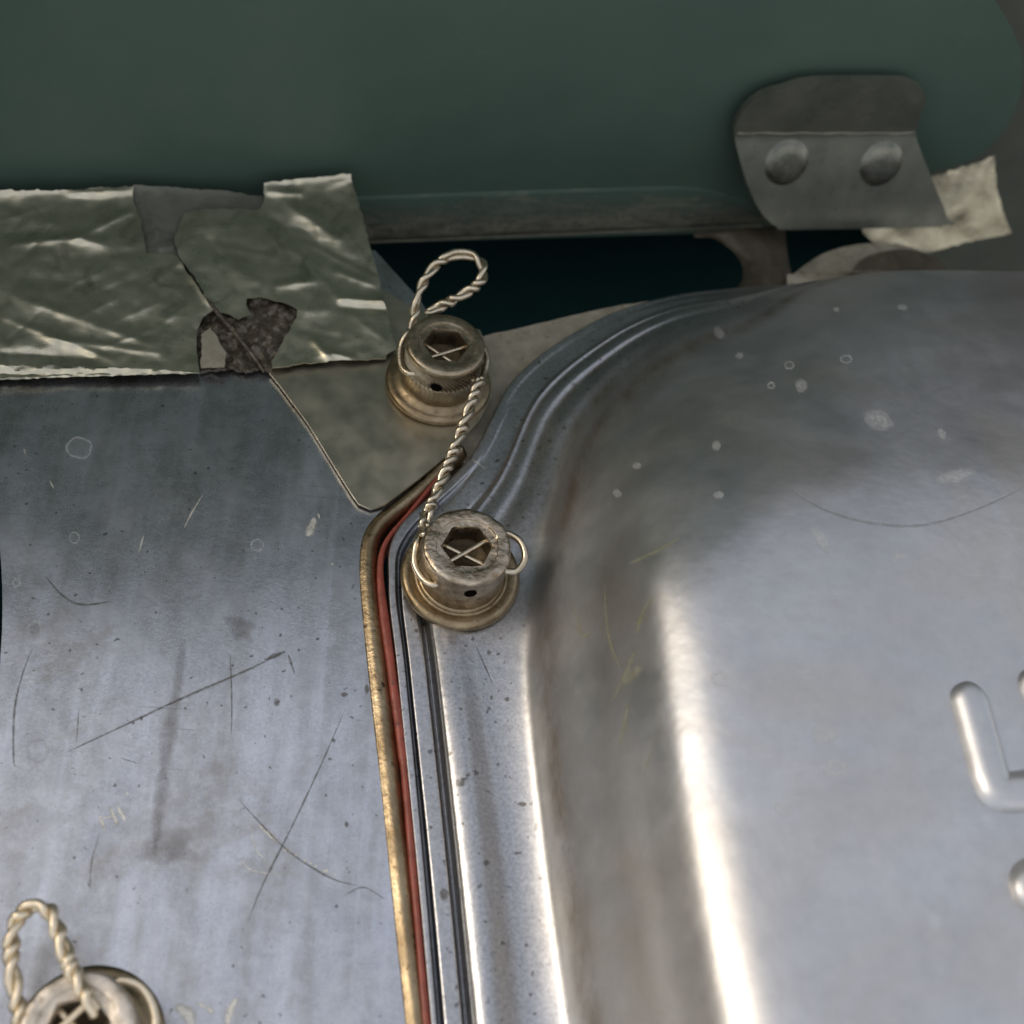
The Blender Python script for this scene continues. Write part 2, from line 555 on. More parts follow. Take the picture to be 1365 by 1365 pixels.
def mat_decal(name, c1, c2, rough, metal, strength, nscale=0.9):
    n = NB(name)
    col = n.mix(n.ramp(n.noise(nscale, 5, 0.65), 0.3, 0.7), c1, c2)
    n.done(col, rough, metal)
    a = n.math('MULTIPLY', n.attr('soft'), n.ramp(n.noise(nscale * 1.7, 5, 0.7), 0.30, 0.62, 0.25, 1.0))
    a = n.math('MULTIPLY', a, strength)
    tr = n.add('ShaderNodeBsdfTransparent')
    mx = n.add('ShaderNodeMixShader')
    n.t.links.new(a, mx.inputs[0])
    n.t.links.new(tr.outputs[0], mx.inputs[1])
    n.t.links.new(n.b.outputs[0], mx.inputs[2])
    n.t.links.new(mx.outputs[0], n.t.nodes['Material Output'].inputs['Surface'])
    return n.m
M_HOLE = mat_simple('hole_shade', (0.004, 0.0035, 0.003), (0.006, 0.005, 0.004), 0.9, 0.0, 1, 0.01, 2, 0.0)
M_SCR = mat_decal('scratch_grey', (0.14, 0.13, 0.115), (0.22, 0.205, 0.18), 0.45, 0.8, 0.8)
M_PALE = mat_decal('pale_scrape', (0.50, 0.48, 0.42), (0.80, 0.77, 0.68), 0.40, 0.75, 1.5)
M_GRIME = mat_decal('brown_grime', (0.16, 0.14, 0.12), (0.28, 0.26, 0.24), 0.38, 1.0, 0.32, 0.35)
M_SMEAR = mat_decal('dull_smear', (0.30, 0.30, 0.29), (0.38, 0.38, 0.37), 0.45, 0.7, 0.5)
M_WATER = mat_decal('dried_water_mark', (0.50, 0.51, 0.51), (0.66, 0.66, 0.65), 0.5, 0.35, 0.5)
M_LEMON = mat_decal('yellow_paint_chip', (0.30, 0.30, 0.17), (0.56, 0.55, 0.38), 0.45, 0.5, 0.5)

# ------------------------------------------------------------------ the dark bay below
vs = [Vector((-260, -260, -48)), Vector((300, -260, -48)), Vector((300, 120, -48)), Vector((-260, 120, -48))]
mesh('bay_floor', vs, [(0, 1, 2, 3)], M_DARK, kind='structure', smooth=False)  # near-black colour stands for the shade down in the gap

# the apron far below the engine
vs = [Vector((-30000, -30000, -1100)), Vector((30000, -30000, -1100)), Vector((30000, 30000, -1100)), Vector((-30000, 30000, -1100))]
mesh('ground', vs, [(0, 1, 2, 3)], mat_simple('concrete', (0.24, 0.225, 0.20), (0.30, 0.285, 0.26), 0.9, 0.0, 0.01, 0.1, 0.2), kind='structure', smooth=False)

# ------------------------------------------------------------------ green baffle standing at the back
W0 = P(500, 232, 2.0)
WU = P(1000, 217, 2.0) - W0
WU.z = 0
WU.normalize()
WN = Vector((WU.y, -WU.x, 0))              # towards the lens
def wall(px, py, off=0.0):
    return onplane(px, py, W0 + WN * off, WN)
def wuv(p):
    d = p - W0
    return (d.dot(WU), d.z)
def wxy(u, v, off=0.0):
    return W0 + WU * u + Vector((0, 0, v)) + WN * off
WALL_TOP = 128.0
VB = wuv(onplane(500, 317, W0, WN))[1]          # height of the lower edge
corner = catmull([wuv(wall(*q)) for q in [(1040, 308), (1120, 270), (1220, 236), (1300, 210), (1347, 160), (1364, 95), (1352, 45), (1326, 0)]], 60)
b0 = wuv(wall(0, 330))[0]
poly = [(-130, VB + 1.0)] + [(float(a), float(b)) for a, b in corner]
lx, ly = poly[-1]
poly += [(lx - 6, ly + 12), (lx - 10, ly + 30), (lx - 12, WALL_TOP), (-130, WALL_TOP)]
baffle = thing('green_baffle', 'tall dark green painted metal baffle standing across the back', 'baffle', wxy(0, 0))
sheet('panel', poly, lambda u, v: wxy(u, v, 0.25 * noise.noise(Vector((u * 0.02, v * 0.03, 1)))), 6.0, 1.6, M_GREEN, baffle)
# unseen panel added on the left to darken reflections in the covers
sp0 = wxy(-130, 0)
sheet('reflection_blocker', [(0, -20), (112, -20), (112, 58), (85, 78), (0, 92)], lambda u, v: sp0 + WN * u + Vector((0, 0, v)) + WU * (0.2 * noise.noise(Vector((u * 0.03, v * 0.03, 7)))), 9.0, 1.6, M_GREEN, baffle)
# rolled lower edge
path, pr = [], []
u1 = wuv(wall(1018, 300))[0]
N_ = 130
vs, fs = [], []
K_ = 11
for i in range(N_):
    f = i / (N_ - 1)
    u = -130 + (u1 + 130) * f
    fat = 1.0 if f < 0.9 else max(0.15, 1 - ((f - 0.9) / 0.1) ** 2 * 0.85)
    for k in range(K_):
        a = math.pi * k / (K_ - 1)
        wob = 0.12 * noise.noise(Vector((u * 0.12, k * 0.4, 5)))
        v = VB + 4.3 * fat * (1 - math.cos(a))
        vs.append(wxy(u, v, 0.1 + ((1.5 * min(1.0, (1 - math.cos(a)) / 0.2) * (0.5 + 0.5 * math.cos(a))) if 0 < k < K_ - 1 else -0.3) * fat + wob * math.sin(a)))
for i in range(N_ - 1):
    for k in range(K_ - 1):
        a = i * K_ + k
        fs.append((a, a + 1, a + K_ + 1, a + K_))
o = mesh('rolled_edge', vs, fs, M_DIRTY, baffle)
o.data.attributes.new('fade', 'FLOAT', 'POINT').data.foreach_set('value', [min(1, max(0, (k - 4) / 5)) for i in range(N_) for k in range(K_)])
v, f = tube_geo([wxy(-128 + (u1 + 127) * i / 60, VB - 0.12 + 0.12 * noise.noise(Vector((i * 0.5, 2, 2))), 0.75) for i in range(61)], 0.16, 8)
mesh('lip_highlight', v, f, M_LIP, baffle)  # paler tube paints the highlight line along the lower edge

# plate further back on the right
p0 = wxy(0, 0, -14)
bp = [wuv(onplane(x, y, p0, WN)) for x, y in [(1130, 420), (1180, 330), (1240, 300)]]
bu = bp[0][0]
ru = wuv(onplane(1215, 300, p0, WN))[0]
lv = wuv(onplane(1215, 262, p0, WN))[1]
bp = [(ru, bp[0][1]), (ru, lv), (bu - 20, lv)]
bp += [(bu - 20, 124.0), (bu + 190, 124.0), (bu + 190, bp[0][1])]
o = sheet('back_plate', bp, lambda u, v: wxy(u, v, -14), 9.0, 1.5, M_BACK, base=wxy(60, 0, -14))
tag(o, 'flat olive plate behind the rounded right end of the baffle', 'metal plate')
# dark backing added behind the gap to keep sky light out
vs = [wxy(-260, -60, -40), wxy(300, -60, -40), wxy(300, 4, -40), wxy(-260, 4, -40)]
mesh('bay_backing', vs, [(0, 1, 2, 3)], M_DARK, kind='structure', smooth=False)

# ------------------------------------------------------------------ riveted bracket on the baffle
bl = [(1045, 118), (1085, 108), (1190, 107), (1215, 110), (1231, 121), (1233, 138), (1226, 158), (1221, 178), (1227, 200), (1245, 245), (1262, 288), (1256, 301), (1060, 306), (1035, 302), (1016, 285), (1000, 255), (986, 212), (979, 178), (984, 158), (1000, 138), (1022, 124)]
bl2 = []
for q in catmull(bl, 130, True):
    bl2.append((float(q[0]), float(q[1])))
bz = wall(1100, 178, 3.0)
BN = (WN + Vector((0, 0, 0.42))).normalized()
def bracket(px, py, off=0.0):
    k = 8.0
    a = onplane(px, py, bz + WN * off, WN)
    b = onplane(px, py, bz + BN * off, BN)
    ta, tb = (a - CAM).length, (b - CAM).length
    k = 5.0
    lo = min(ta, tb)
    t = lo - math.log(math.exp(-(ta - lo) * k) + math.exp(-(tb - lo) * k)) / k
    return CAM + (a - CAM).normalized() * t
br = thing('riveted_bracket', 'bent alloy bracket with two round rivets fixed to the baffle', 'bracket', bracket(1120, 300))
sheet('plate', bl2, bracket, 4.0, 1.1, M_BRACKET, br)
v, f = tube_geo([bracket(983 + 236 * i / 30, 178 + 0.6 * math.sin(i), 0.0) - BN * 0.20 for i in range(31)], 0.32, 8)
mesh('worn_highlight', v, f, M_CREASE, br)  # paler tube paints the highlight along the worn bend
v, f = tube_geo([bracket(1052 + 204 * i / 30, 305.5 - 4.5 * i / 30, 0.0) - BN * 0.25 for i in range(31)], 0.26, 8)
mesh('edge_highlight', v, f, M_CREASE, br)  # same paler tube paints the bright line on the bottom edge
for x, y in ((1048, 216), (1174, 218)):
    c = bracket(x, y, -0.1)
    prof = [(3.9, -0.2), (3.75, 0.02), (3.5, 0.12), (3.25, 0.30), (2.9, 0.54), (2.4, 0.68), (1.5, 0.76), (0.7, 0.78), (0.01, 0.78)]
    v, f = lathe_geo(prof, 40, c, BN)
    mesh('rivet', v, f, M_RIVET, br)

# ------------------------------------------------------------------ small castings seen in the gap
def strut(x, y):
    lx_ = float(np.interp(y, [300, 322, 345, 372, 400], [920, 958, 984, 990, 975]))
    rx_ = float(np.interp(y, [300, 340, 370, 400], [1046, 1050, 1056, 1062]))
    q_ = (x - 0.5 * (lx_ + rx_)) / (0.5 * (rx_ - lx_) + 2)
    return P(x, y, -8.6 + 2.0 * (1 - q_ * q_))
tan = catmull([(925, 308), (960, 322), (985, 345), (990, 372), (975, 400), (1060, 400), (1056, 370), (1050, 340), (1046, 300)], 60)
o = sheet('support_strut', [tuple(map(float, q)) for q in tan], strut, 5, 1.0, M_TAN, base=P(1010, 370, -9))
tag(o, 'tan curved casting strut seen in the gap left of the bracket', 'strut')
bo = catmull([(1050, 372), (1075, 352), (1105, 335), (1150, 325), (1200, 326), (1240, 340), (1275, 372)], 40)
o = thing('round_boss', 'pale round casting boss peeping out behind the grey cover', 'boss', P(1165, 372, -3))
sheet('boss_body', [tuple(map(float, q)) for q in bo] + [(1270, 400), (1050, 400)], lambda x, y: P(x, y, -6.5 + 3.2 * (1 - ((x - 1165) / 118.0) ** 2)), 6, 4, M_CREAM, o)
ds = catmull([(1128, 372), (1150, 345), (1185, 334), (1215, 333), (1245, 343), (1265, 362)], 40)
sheet('boss_disc', [tuple(map(float, q)) for q in ds] + [(1268, 395), (1125, 395)], lambda x, y: P(x, y, -2.9 + 0.5 * math.sqrt(max(0, 1 - min(1, ((x - 1197) / 72.0) ** 2)))), 6, 1.0, M_TAN, o)

# ------------------------------------------------------------------ cast flange under the covers
fl = [(600, 452), (645, 448), (690, 438), (760, 421), (830, 406), (900, 397), (985, 390), (985, 430), (880, 470), (760, 560), (700, 620), (640, 640), (600, 600)]
o = sheet('cylinder_flange', rough_edge(fl, 1.5, 14, 2), lambda x, y: P(x, y, -1.6), 14, 7, M_CREAM, base=P(760, 470, -1.6))
tag(o, 'cream weathered cast flange edge between upper bolt and grey cover', 'flange')

# ------------------------------------------------------------------ left cover: flat, scratched
edge_l = [(561, 1520), (544, 1365), (524, 1180), (505, 1000), (494, 900), (486, 820), (482, 760), (486, 718), (503, 690), (545, 655), (610, 592)]
el_ = catmull(edge_l, 110)
left_edge = [(-40, 330), (-12, 560), (-4, 690), (2, 760), (3, 830), (-1, 900), (-6, 1000), (-14, 1200), (-30, 1520)]
pl = [tuple(map(float, q)) for q in el_] + [(620, 500), (560, 400), (500, 334)] + [tuple(map(float, q)) for q in catmull(left_edge, 50)]
def plate_pt(x, y):
    p = P(x, y, 0)
    p.z += 0.05 * noise.noise(p * 0.05) 
    return p
lc = thing('left_cover', 'flat scratched grey metal cover filling the lower left', 'engine cover', P(240, 900, 0))
plate = sheet('cover_plate', pl, plate_pt, 16, 1.5, M_PLATE, lc)
# brown rim rolling down from the cover's right edge
rim = resample([P(float(q[0]), float(q[1]), 0) for q in el_], 0.6)
def rim_prof(i, f):
    wob = 0.12 * noise.noise(Vector((i * 0.08, 0, 0)))
    wd = 2.15 + wob
    if f > 0.62:
        wd = 2.15 - 0.5 * min(1, (f - 0.62) / 0.2)
    r = []
    for k in range(9):
        a = k / 8
        r.append((-(0.02 + wd * a), 0.06 - 0.9 * a ** 2.4 + 0.42 * math.sin(a * 3.1)))
    return r + [(-wd, -3.5), (0.25, -3.5), (0.25, 0.02)]
sweep('rim', rim, rim_prof, M_RIM, lc)

# ------------------------------------------------------------------ red gasket
red = [(582, 1520), (569, 1365), (553, 1180), (537, 1000), (526, 920), (518, 860), (510, 800), (507, 760), (510, 733), (521, 711), (545, 683), (572, 650), (600, 615), (616, 597)]
redp = resample([P(float(q[0]), float(q[1]), 0.2) for q in catmull(red, 120)], 0.6)
def red_prof(i, f):
    hw = 0.50 + 0.14 * noise.noise(Vector((i * 0.05, 3, 0)))
    if f < 0.45:
        hw -= 0.08
    if f > 0.66:
        hw *= max(0.45, 1 - (f - 0.66) * 2.4)
    hw = max(hw, 0.25)
    z = 0.05 - 0.25 * max(0, (f - 0.6)) + 0.08 * noise.noise(Vector((i * 0.07, 9, 0)))
    return [(hw, -3), (hw, z - 0.3), (hw * 0.7, z - 0.06), (0, z), (-hw * 0.7, z - 0.06), (-hw, z - 0.3), (-hw, -3)]
o = sweep('gasket', redp, red_prof, M_RED, base=P(520, 860, 0))
tag(o, 'thin red rubber gasket squeezed between the two grey covers', 'gasket')

# ------------------------------------------------------------------ grey rocker cover on the right
ST = 'ABCDEFGHIJKLM'
G = [  # name, z per station (or one z), thirteen (x, y)
 ('lip_base', [-0.9] * 13, [(586,1500),(557,1180),(529,900),(517,780),(530,704),(624,612),(687,503),(787,431),(880,398),(970,385),(1120,377),(1365,373),(1560,372)]),
 ('lip_out', [0.9] * 9 + [1.2, 1.5, 1.5, 1.5], [(588,1500),(559,1180),(531,900),(519,780),(532,705),(626,613),(688,504),(787,432),(880,399),(970,386),(1120,376),(1365,372),(1560,371)]),
 ('lip_in', [0.95] * 9 + [1.4, 1.9, 1.9, 1.9], [(592,1500),(566,1180),(540,900),(527,780),(541,711),(632,618),(693,508),(790,436),(881,402),(971,388),(1120,375),(1365,371),(1560,370)]),
 ('groove', [-1.4] * 4 + [-0.8, 0.85, 0.88] + [0.95, 1.1, 1.8, 2.3, 2.3, 2.3], [(597,1500),(570,1180),(543,900),(531,780),(545,715),(636,621),(697,511),(793,439),(882,404),(972,390),(1121,374),(1365,370),(1560,369)]),
 ('band_a', [0.55] * 5 + [0.88, 0.9] + [1.0, 1.3, 2.2, 2.8, 2.8, 2.8], [(606,1500),(577,1180),(548,900),(536,780),(552,719),(640,624),(701,514),(796,442),(883,406),(973,391),(1121,373),(1365,369),(1560,368)]),
 ('band_b', [0.62] * 5 + [0.95, 1.0] + [1.1, 1.5, 2.6, 3.2, 3.2, 3.2], [(627,1500),(597,1180),(567,900),(553,780),(572,732),(655,635),(712,522),(802,449),(886,411),(974,394),(1121,372),(1365,368),(1560,367)]),
 ('groove_b', [-0.9] * 4 + [0.2] + [1.0, 1.05, 1.2, 1.8, 2.9, 3.6, 3.6, 3.6], [(634,1500),(604,1180),(574,900),(560,780),(577,736),(659,638),(715,525),(804,452),(887,413),(975,396),(1121,371),(1365,367),(1560,366)]),
 ('band_c', [2.1, 2.1, 1.9, 1.3, 1.35] + [1.4, 1.4] + [1.6, 2.2, 3.2, 4.0, 4.0, 4.0], [(646,1500),(615,1180),(585,900),(571,780),(588,741),(666,643),(721,530),(807,456),(889,416),(977,398),(1122,370),(1365,366),(1560,365)]),
 ('ridge', [2.7, 2.7, 2.3, 1.5, 1.5, 1.5, 1.5] + [1.9, 2.6, 3.6, 4.5, 4.5, 4.5], [(667,1500),(640,1180),(608,900),(592,780),(613,749),(681,653),(733,540),(815,466),(894,424),(980,404),(1122,369.4),(1365,365.4),(1560,364.4)]),
 ('channel', [1.5, 1.5, 1.5, 1.35, 1.5, 1.75, 1.85] + [2.2, 3.0, 4.2, 5.2, 5.2, 5.2], [(715,1500),(682,1180),(645,900),(637,780),(655,747),(703,662),(749,553),(825,477),(900,433),(984,410),(1122,368.8),(1365,364.8),(1560,363.8)]),
 ('foot', [2.3] * 5 + [2.5, 2.6] + [3.2, 4.2, 5.4, 6.4, 6.4, 6.4], [(772,1500),(728,1180),(697,900),(708,780),(718,728),(732,678),(769,572),(839,493),(909,445),(991,420),(1123,368),(1365,364),(1560,363)]),
 ('slope_a', [6.5] * 7 + [7, 7.5, 8.2, 9, 9, 9], [(818,1500),(772,1180),(738,900),(745,780),(753,728),(759,694),(793,592),(859,516),(926,466),(1001,438),(1125,366),(1365,362),(1560,361)]),
 ('slope_b', [11.5] * 7 + [12] * 3 + [13, 13, 13], [(882,1500),(828,1180),(796,900),(798,780),(802,738),(803,713),(831,620),(891,551),(951,501),(1019,471),(1132,392),(1365,388),(1560,388)]),
 ('slope_c', [17.0] * 10 + [17.5, 17.5, 17.5], [(944,1500),(886,1180),(850,900),(842,795),(843,758),(848,732),(872,652),(928,592),(987,547),(1046,521),(1143,462),(1365,455),(1560,455)]),
 ('crest', [20.6] * 13, [(1000,1500),(942,1180),(902,900),(890,812),(890,776),(898,748),(922,694),(976,642),(1029,606),(1082,591),(1165,572),(1365,562),(1560,562)]),
 ('crest_b', [22.3] * 13, [(1058,1500),(1008,1180),(966,930),(954,848),(955,798),(966,764),(990,728),(1038,692),(1080,666),(1120,656),(1185,645),(1365,640),(1560,640)]),
 ('plateau_a', [23.0] * 13, [(1145,1500),(1102,1180),(1072,985),(1066,915),(1074,870),(1090,842),(1115,812),(1145,780),(1175,757),(1205,746),(1245,740),(1380,732),(1560,722)]),
 ('plateau_b', [23.3] * 13, [(1285,1500),(1252,1240),(1240,1080),(1240,1010),(1247,980),(1262,962),(1278,930),(1293,900),(1312,880),(1332,862),(1355,850),(1430,830),(1560,800)]),
 ('plateau_c', [23.4] * 13, [(1580,1500),(1580,1440),(1580,1380),(1580,1330),(1580,1280),(1580,1200),(1580,1100),(1580,1000),(1580,930),(1580,890),(1580,865),(1580,850),(1580,838)]),
]
NSM, NAC = 16, 7
rows = []
for nm, zz, pts in G:
    rows.append(np.array(catmull([(x, y, z) for (x, y), z in zip(pts, zz)], NSM * 12)))
A = np.array(rows)                       # guides x samples x 3
ng, ns = A.shape[0], A.shape[1]
for g in range(ng):
    w_ = int(max(0, min(1, (g - 9.5) / 3.0)) * 16)
    if w_:
        ker = np.hanning(2 * w_ + 3)
        ker /= ker.sum()
        pd = w_ + 1
        for c_ in range(3):
            e0, e1 = A[g, 0, c_], A[g, -1, c_]
            ext = np.concatenate([2 * e0 - A[g, pd:0:-1, c_], A[g, :, c_], 2 * e1 - A[g, -2:-pd - 2:-1, c_]])
            A[g, :, c_] = np.convolve(ext, ker, 'valid')
dl = A[1:] - A[:-1]
T = np.zeros_like(A)
T[0], T[-1] = dl[0], dl[-1]
a_, b_ = dl[:-1], dl[1:]
pr_ = a_ * b_
T[1:-1] = np.where(pr_ > 0, 2 * pr_ / np.where(np.abs(a_ + b_) < 1e-9, 1, a_ + b_), 0)
surf, uu = [], []
for g in range(ng - 1):
    for k in range(NAC):
        t = k / NAC
        h00, h10, h01, h11 = 2*t**3-3*t**2+1, t**3-2*t**2+t, -2*t**3+3*t**2, t**3-t**2
        surf.append(h00 * A[g] + h10 * T[g] + h01 * A[g + 1] + h11 * T[g + 1])
        uu.append(g + t)
surf.append(A[-1]); uu.append(ng - 1)
vs, fs, dirt, flange = [], [], [], []
for r_, u in zip(surf, uu):
    for i, q in enumerate(r_):
        f = i / (ns - 1)
        dg = max(0.0, 1 - abs(f - 6.3 / 12) / (2.6 / 12)) ** 0.6 if abs(f - 6.3 / 12) < 2.6 / 12 else 0.0
        env = max(0.0, min(1.0, (u - 6.3) / 0.5, (11.6 - u) / 0.8)) * dg
        rip = math.sin((u - 6.3) / 1.3 * 2 * math.pi) * env
        p = P(float(q[0]), float(q[1]), float(q[2]) + 0.2 * rip)
        vs.append(p)
        dd = math.exp(-((u - 10.75) / 0.42) ** 2) * 0.95 + 0.25 * math.exp(-((u - 12.1) / 0.3) ** 2) * (1.0 if f < 0.3 else 0.0)
        if 4.3 / 12 < f < 8 / 12:
            dd = max(dd, 0.6 * math.exp(-((u - 9.8) / 0.9) ** 2))
        dd = max(dd, 0.35 * math.exp(-((u - 6.4) / 0.3) ** 2), 0.95 * max(0, -rip))
        dirt.append(min(1, dd))
        flange.append(1.0 if u < 9.5 else max(0, 1 - (u - 9.5) / 0.8))
for r_ in range(len(surf) - 1):
    for i in range(ns - 1):
        a = r_ * ns + i
        fs.append((a, a + 1, a + ns + 1, a + ns))
rc = thing('rocker_cover', 'large domed grey rocker cover with raised lettering on the right', 'engine cover', P(760, 900, 0))
shell = mesh('shell', vs, fs, M_COVER, rc)
for nm, dat in (('dirt', dirt), ('flange', flange)):
    at = shell.data.attributes.new(nm, 'FLOAT', 'POINT')
    at.data.foreach_set('value', dat)
bvh_cover = BVHTree.FromPolygons([tuple(v) for v in vs], fs)
def hit_cover(px, py, off=0.04):
    d = ray(px, py).normalized()
    h, n, _, _ = bvh_cover.ray_cast(CAM, d)
    if h is None:
        return P(px, py, 1.5), Vector((0, 0, 1))
    if n.dot(d) > 0:
        n = -n
    return h + n * off, n
def hit_plate(px, py, off=0.03):
    p = plate_pt(px, py)
    return p + Vector((0, 0, off)), Vector((0, 0, 1))

# raised letters on the dome (rounded beads standing proud)
def bead(name, pts, half, high, parent):
    path = [hit_cover(float(q[0]), float(q[1]), 0)[0] for q in catmull(pts, 16 * (len(pts) - 1))]
    nr = hit_cover(pts[0][0], pts[0][1])[1]
    vs, fs = [], []
    K = 15
    n = len(path)
    rows_ = []
    cap = 7
    for i in range(-cap, n + cap):
        j = min(max(i, 0), n - 1)
        t = (path[min(n - 1, j + 1)] - path[max(0, j - 1)]).normalized()
        s = t.cross(nr).normalized()
        ex, sc = 0.0, 1.0
        if i < 0:
            e = -i / cap
            ex, sc = -half * math.sin(e * math.pi / 2), math.cos(e * math.pi / 2)
        elif i >= n:
            e = (i - n + 1) / cap
            ex, sc = half * math.sin(e * math.pi / 2), math.cos(e * math.pi / 2)
        sc = max(sc, 0.02)
        for k in range(K):
            a = -1 + 2 * k / (K - 1)
            hh = high * (1 - abs(a) ** 2.6) ** 0.8 * sc ** 0.6 - 0.15
            vs.append(path[j] + t * ex + s * (a * half * sc) + nr * hh)
    R = n + 2 * cap
    for i in range(R - 1):
        for k in range(K - 1):
            a = i * K + k
            fs.append((a, a + 1, a + K + 1, a + K))
    return mesh(name, vs, fs, M_COVER, parent)
bead('raised_letter', [(1293, 936), (1308, 990), (1322, 1040), (1338, 1056), (1400, 1050), (1470, 1044)], 2.1, 1.35, rc)
bead('raised_letter', [(1382, 915), (1412, 985), (1424, 1050)], 2.0, 1.3, rc)
bead('raised_letter', [(1386, 1184), (1450, 1174)], 2.9, 1.5, rc)

# ------------------------------------------------------------------ steel tab under the upper bolt
tabp = [(330, 462), (372, 512), (410, 563), (445, 620), (468, 657), (478, 671), (494, 678), (512, 673), (560, 637), (596, 607), (640, 560), (655, 530), (655, 480), (640, 440), (590, 425), (550, 410), (513, 388), (430, 335), (340, 334), (240, 335)]
tabp = [tabp[0]] + tabp[1:]
o = sheet('steel_tab', tabp, lambda x, y: P(x, y, 0.75 + 0.015 * noise.noise(Vector((x * 0.01, y * 0.01, 2)))), 14, 0.38, M_TAB, base=P(500, 600, 0.75))
tag(o, 'warm grey triangular steel tab clamped under the upper bolt', 'metal tab')

# ------------------------------------------------------------------ foil tape
def segd(x, y, x0, y0, x1, y1):
    dx, dy = x1 - x0, y1 - y0
    t = max(0, min(1, ((x - x0) * dx + (y - y0) * dy) / (dx * dx + dy * dy)))
    return math.hypot(x - x0 - t * dx, y - y0 - t * dy), t
def tape_fn(base_z, creases, seed, amp=0.35):
    def fn(x, y):
        d = ray(x, y)
        a = ((base_z + 1.6 * max(0, min(1, (480 - y) / 230.0)) - CAM.z) / d.z)
        q = W0 + WN * (1.3 + base_z * 0.3)
        b = (q - CAM).dot(WN) / d.dot(WN)
        k = 0.6
        t = -math.log(math.exp(-a * k) + math.exp(-b * k)) / k
        h = amp * noise.fractal(Vector((x * 0.016 + seed, y * 0.016, seed)), 0.9, 2.1, 3)
        h += amp * 0.15 * noise.noise(Vector((x * 0.05 + seed, y * 0.085, seed)))
        for (x0, y0, x1, y1, w_, am) in creases:
            dd, tt = segd(x, y, x0, y0, x1, y1)
            h += am * (0.8 if w_ > 5.5 or am > .3 else 0.45) * math.exp(-(abs(dd) / (0.85 * w_)) ** 1.55) * (0.35 + 0.65 * math.sin(math.pi * min(1, max(0, 0.12 + 0.76 * tt))))
        return CAM + d * (t - max(h, -0.5) - 0.2)
    return fn
cr1 = [(-20, 300, 60, 276, 4, .18), (30, 345, 70, 300, 4, -.2), (70, 390, 140, 360, 5, .2), (120, 395, 180, 372, 5, -.2), (150, 430, 215, 402, 4, .18), (10, 455, 60, 410, 4, -.18), (200, 380, 240, 350, 5, .2), (205, 440, 245, 410, 4, .15), (15, 325, 105, 316, 9, .55), (105, 316, 135, 325, 8, .6), (100, 345, 195, 335, 12, -.3), (95, 320, 172, 283, 6, .4), (20, 395, 200, 458, 9, .35), (10, 425, 150, 480, 7, .35),
       (60, 450, 210, 470, 6, .3), (95, 258, 175, 254, 6, .5), (140, 462, 200, 440, 4, .3), (0, 470, 120, 478, 8, -.35), (110, 420, 150, 400, 5, .25), (237, 342, 280, 405, 7, .5), (20, 290, 90, 300, 12, .3), (30, 370, 130, 380, 14, -.3)]
t1 = [(-40, 253), (60, 254), (95, 253), (140, 250), (178, 248), (177, 262), (186, 290), (192, 318), (195, 337), (218, 338), (236, 341), (258, 374), (284, 413), (270, 424), (263, 440), (262, 468), (266, 497), (180, 498), (90, 500), (-40, 507)]
o1 = thing('foil_tape', 'wide crinkled strip of silver foil tape at far left', 'foil tape', P(130, 500, 0.9), 'strips of foil tape')
sheet('tape_strip', rough_edge(t1, 2.6, 5, 1), tape_fn(1.3, cr1, 11, 0.28), 2.8, 0.12, M_FOIL, o1)
fold = [(-40, 487), (60, 487), (130, 489), (215, 493), (262, 497), (200, 499), (110, 502), (40, 505), (-40, 508)]
sheet('folded_hem', rough_edge(fold, 1.6, 5, 4), lambda x, y: P(x, y, 1.9 - 1.2 * ((y - 487) / 20.0) ** 2 + .25 * noise.noise(Vector((x * .06, y * .2, 4)))), 4.0, 0.12, M_FOIL, o1)
cr2 = [(300, 330, 380, 345, 5, .2), (270, 310, 300, 350, 5, -.18), (410, 350, 450, 395, 5, .25), (380, 330, 430, 356, 4, .22), (470, 420, 515, 455, 5, .22), (400, 440, 450, 450, 5, -.2), (440, 290, 470, 320, 4, .2), (362, 292, 500, 372, 13, -.75), (380, 270, 450, 318, 10, .7), (400, 318, 500, 372, 6, .45), (455, 398, 530, 402, 6, .8), (450, 410, 530, 414, 5, -.5), (370, 380, 420, 374, 7, .5), (400, 415, 440, 412, 14, .5),
       (420, 455, 440, 478, 7, .6), (360, 256, 400, 258, 6, .6), (445, 245, 465, 240, 8, .4), (470, 250, 490, 330, 8, .4), (300, 300, 360, 300, 18, .3), (450, 362, 500, 380, 6, .5), (250, 355, 280, 405, 6, .3), (440, 470, 470, 478, 5, .5), (420, 272, 425, 330, 10, .3), (395, 240, 400, 275, 7, -.4), (300, 350, 350, 380, 12, .3)]
t2 = [(352, 244), (400, 238), (440, 235), (468, 232), (472, 252), (484, 292), (494, 330), (505, 372), (515, 412), (522, 440), (528, 466), (515, 473), (515, 478), (460, 480), (400, 485), (363, 490), (362, 482), (382, 446), (395, 424), (396, 412), (380, 404), (345, 396), (329, 397), (328, 406), (336, 420), (318, 426), (306, 419), (287, 414), (262, 375), (238, 339), (232, 320), (246, 284), (262, 280), (300, 278), (346, 279), (352, 268)]
o2 = thing('foil_tape', 'torn crumpled foil tape patch left of the upper bolt', 'foil tape', P(430, 480, 1.2), 'strips of foil tape')
sheet('tape_strip', rough_edge(t2, 2.2, 5, 6), tape_fn(1.5, cr2, 3, 0.30), 2.8, 0.12, M_FOIL, o2)
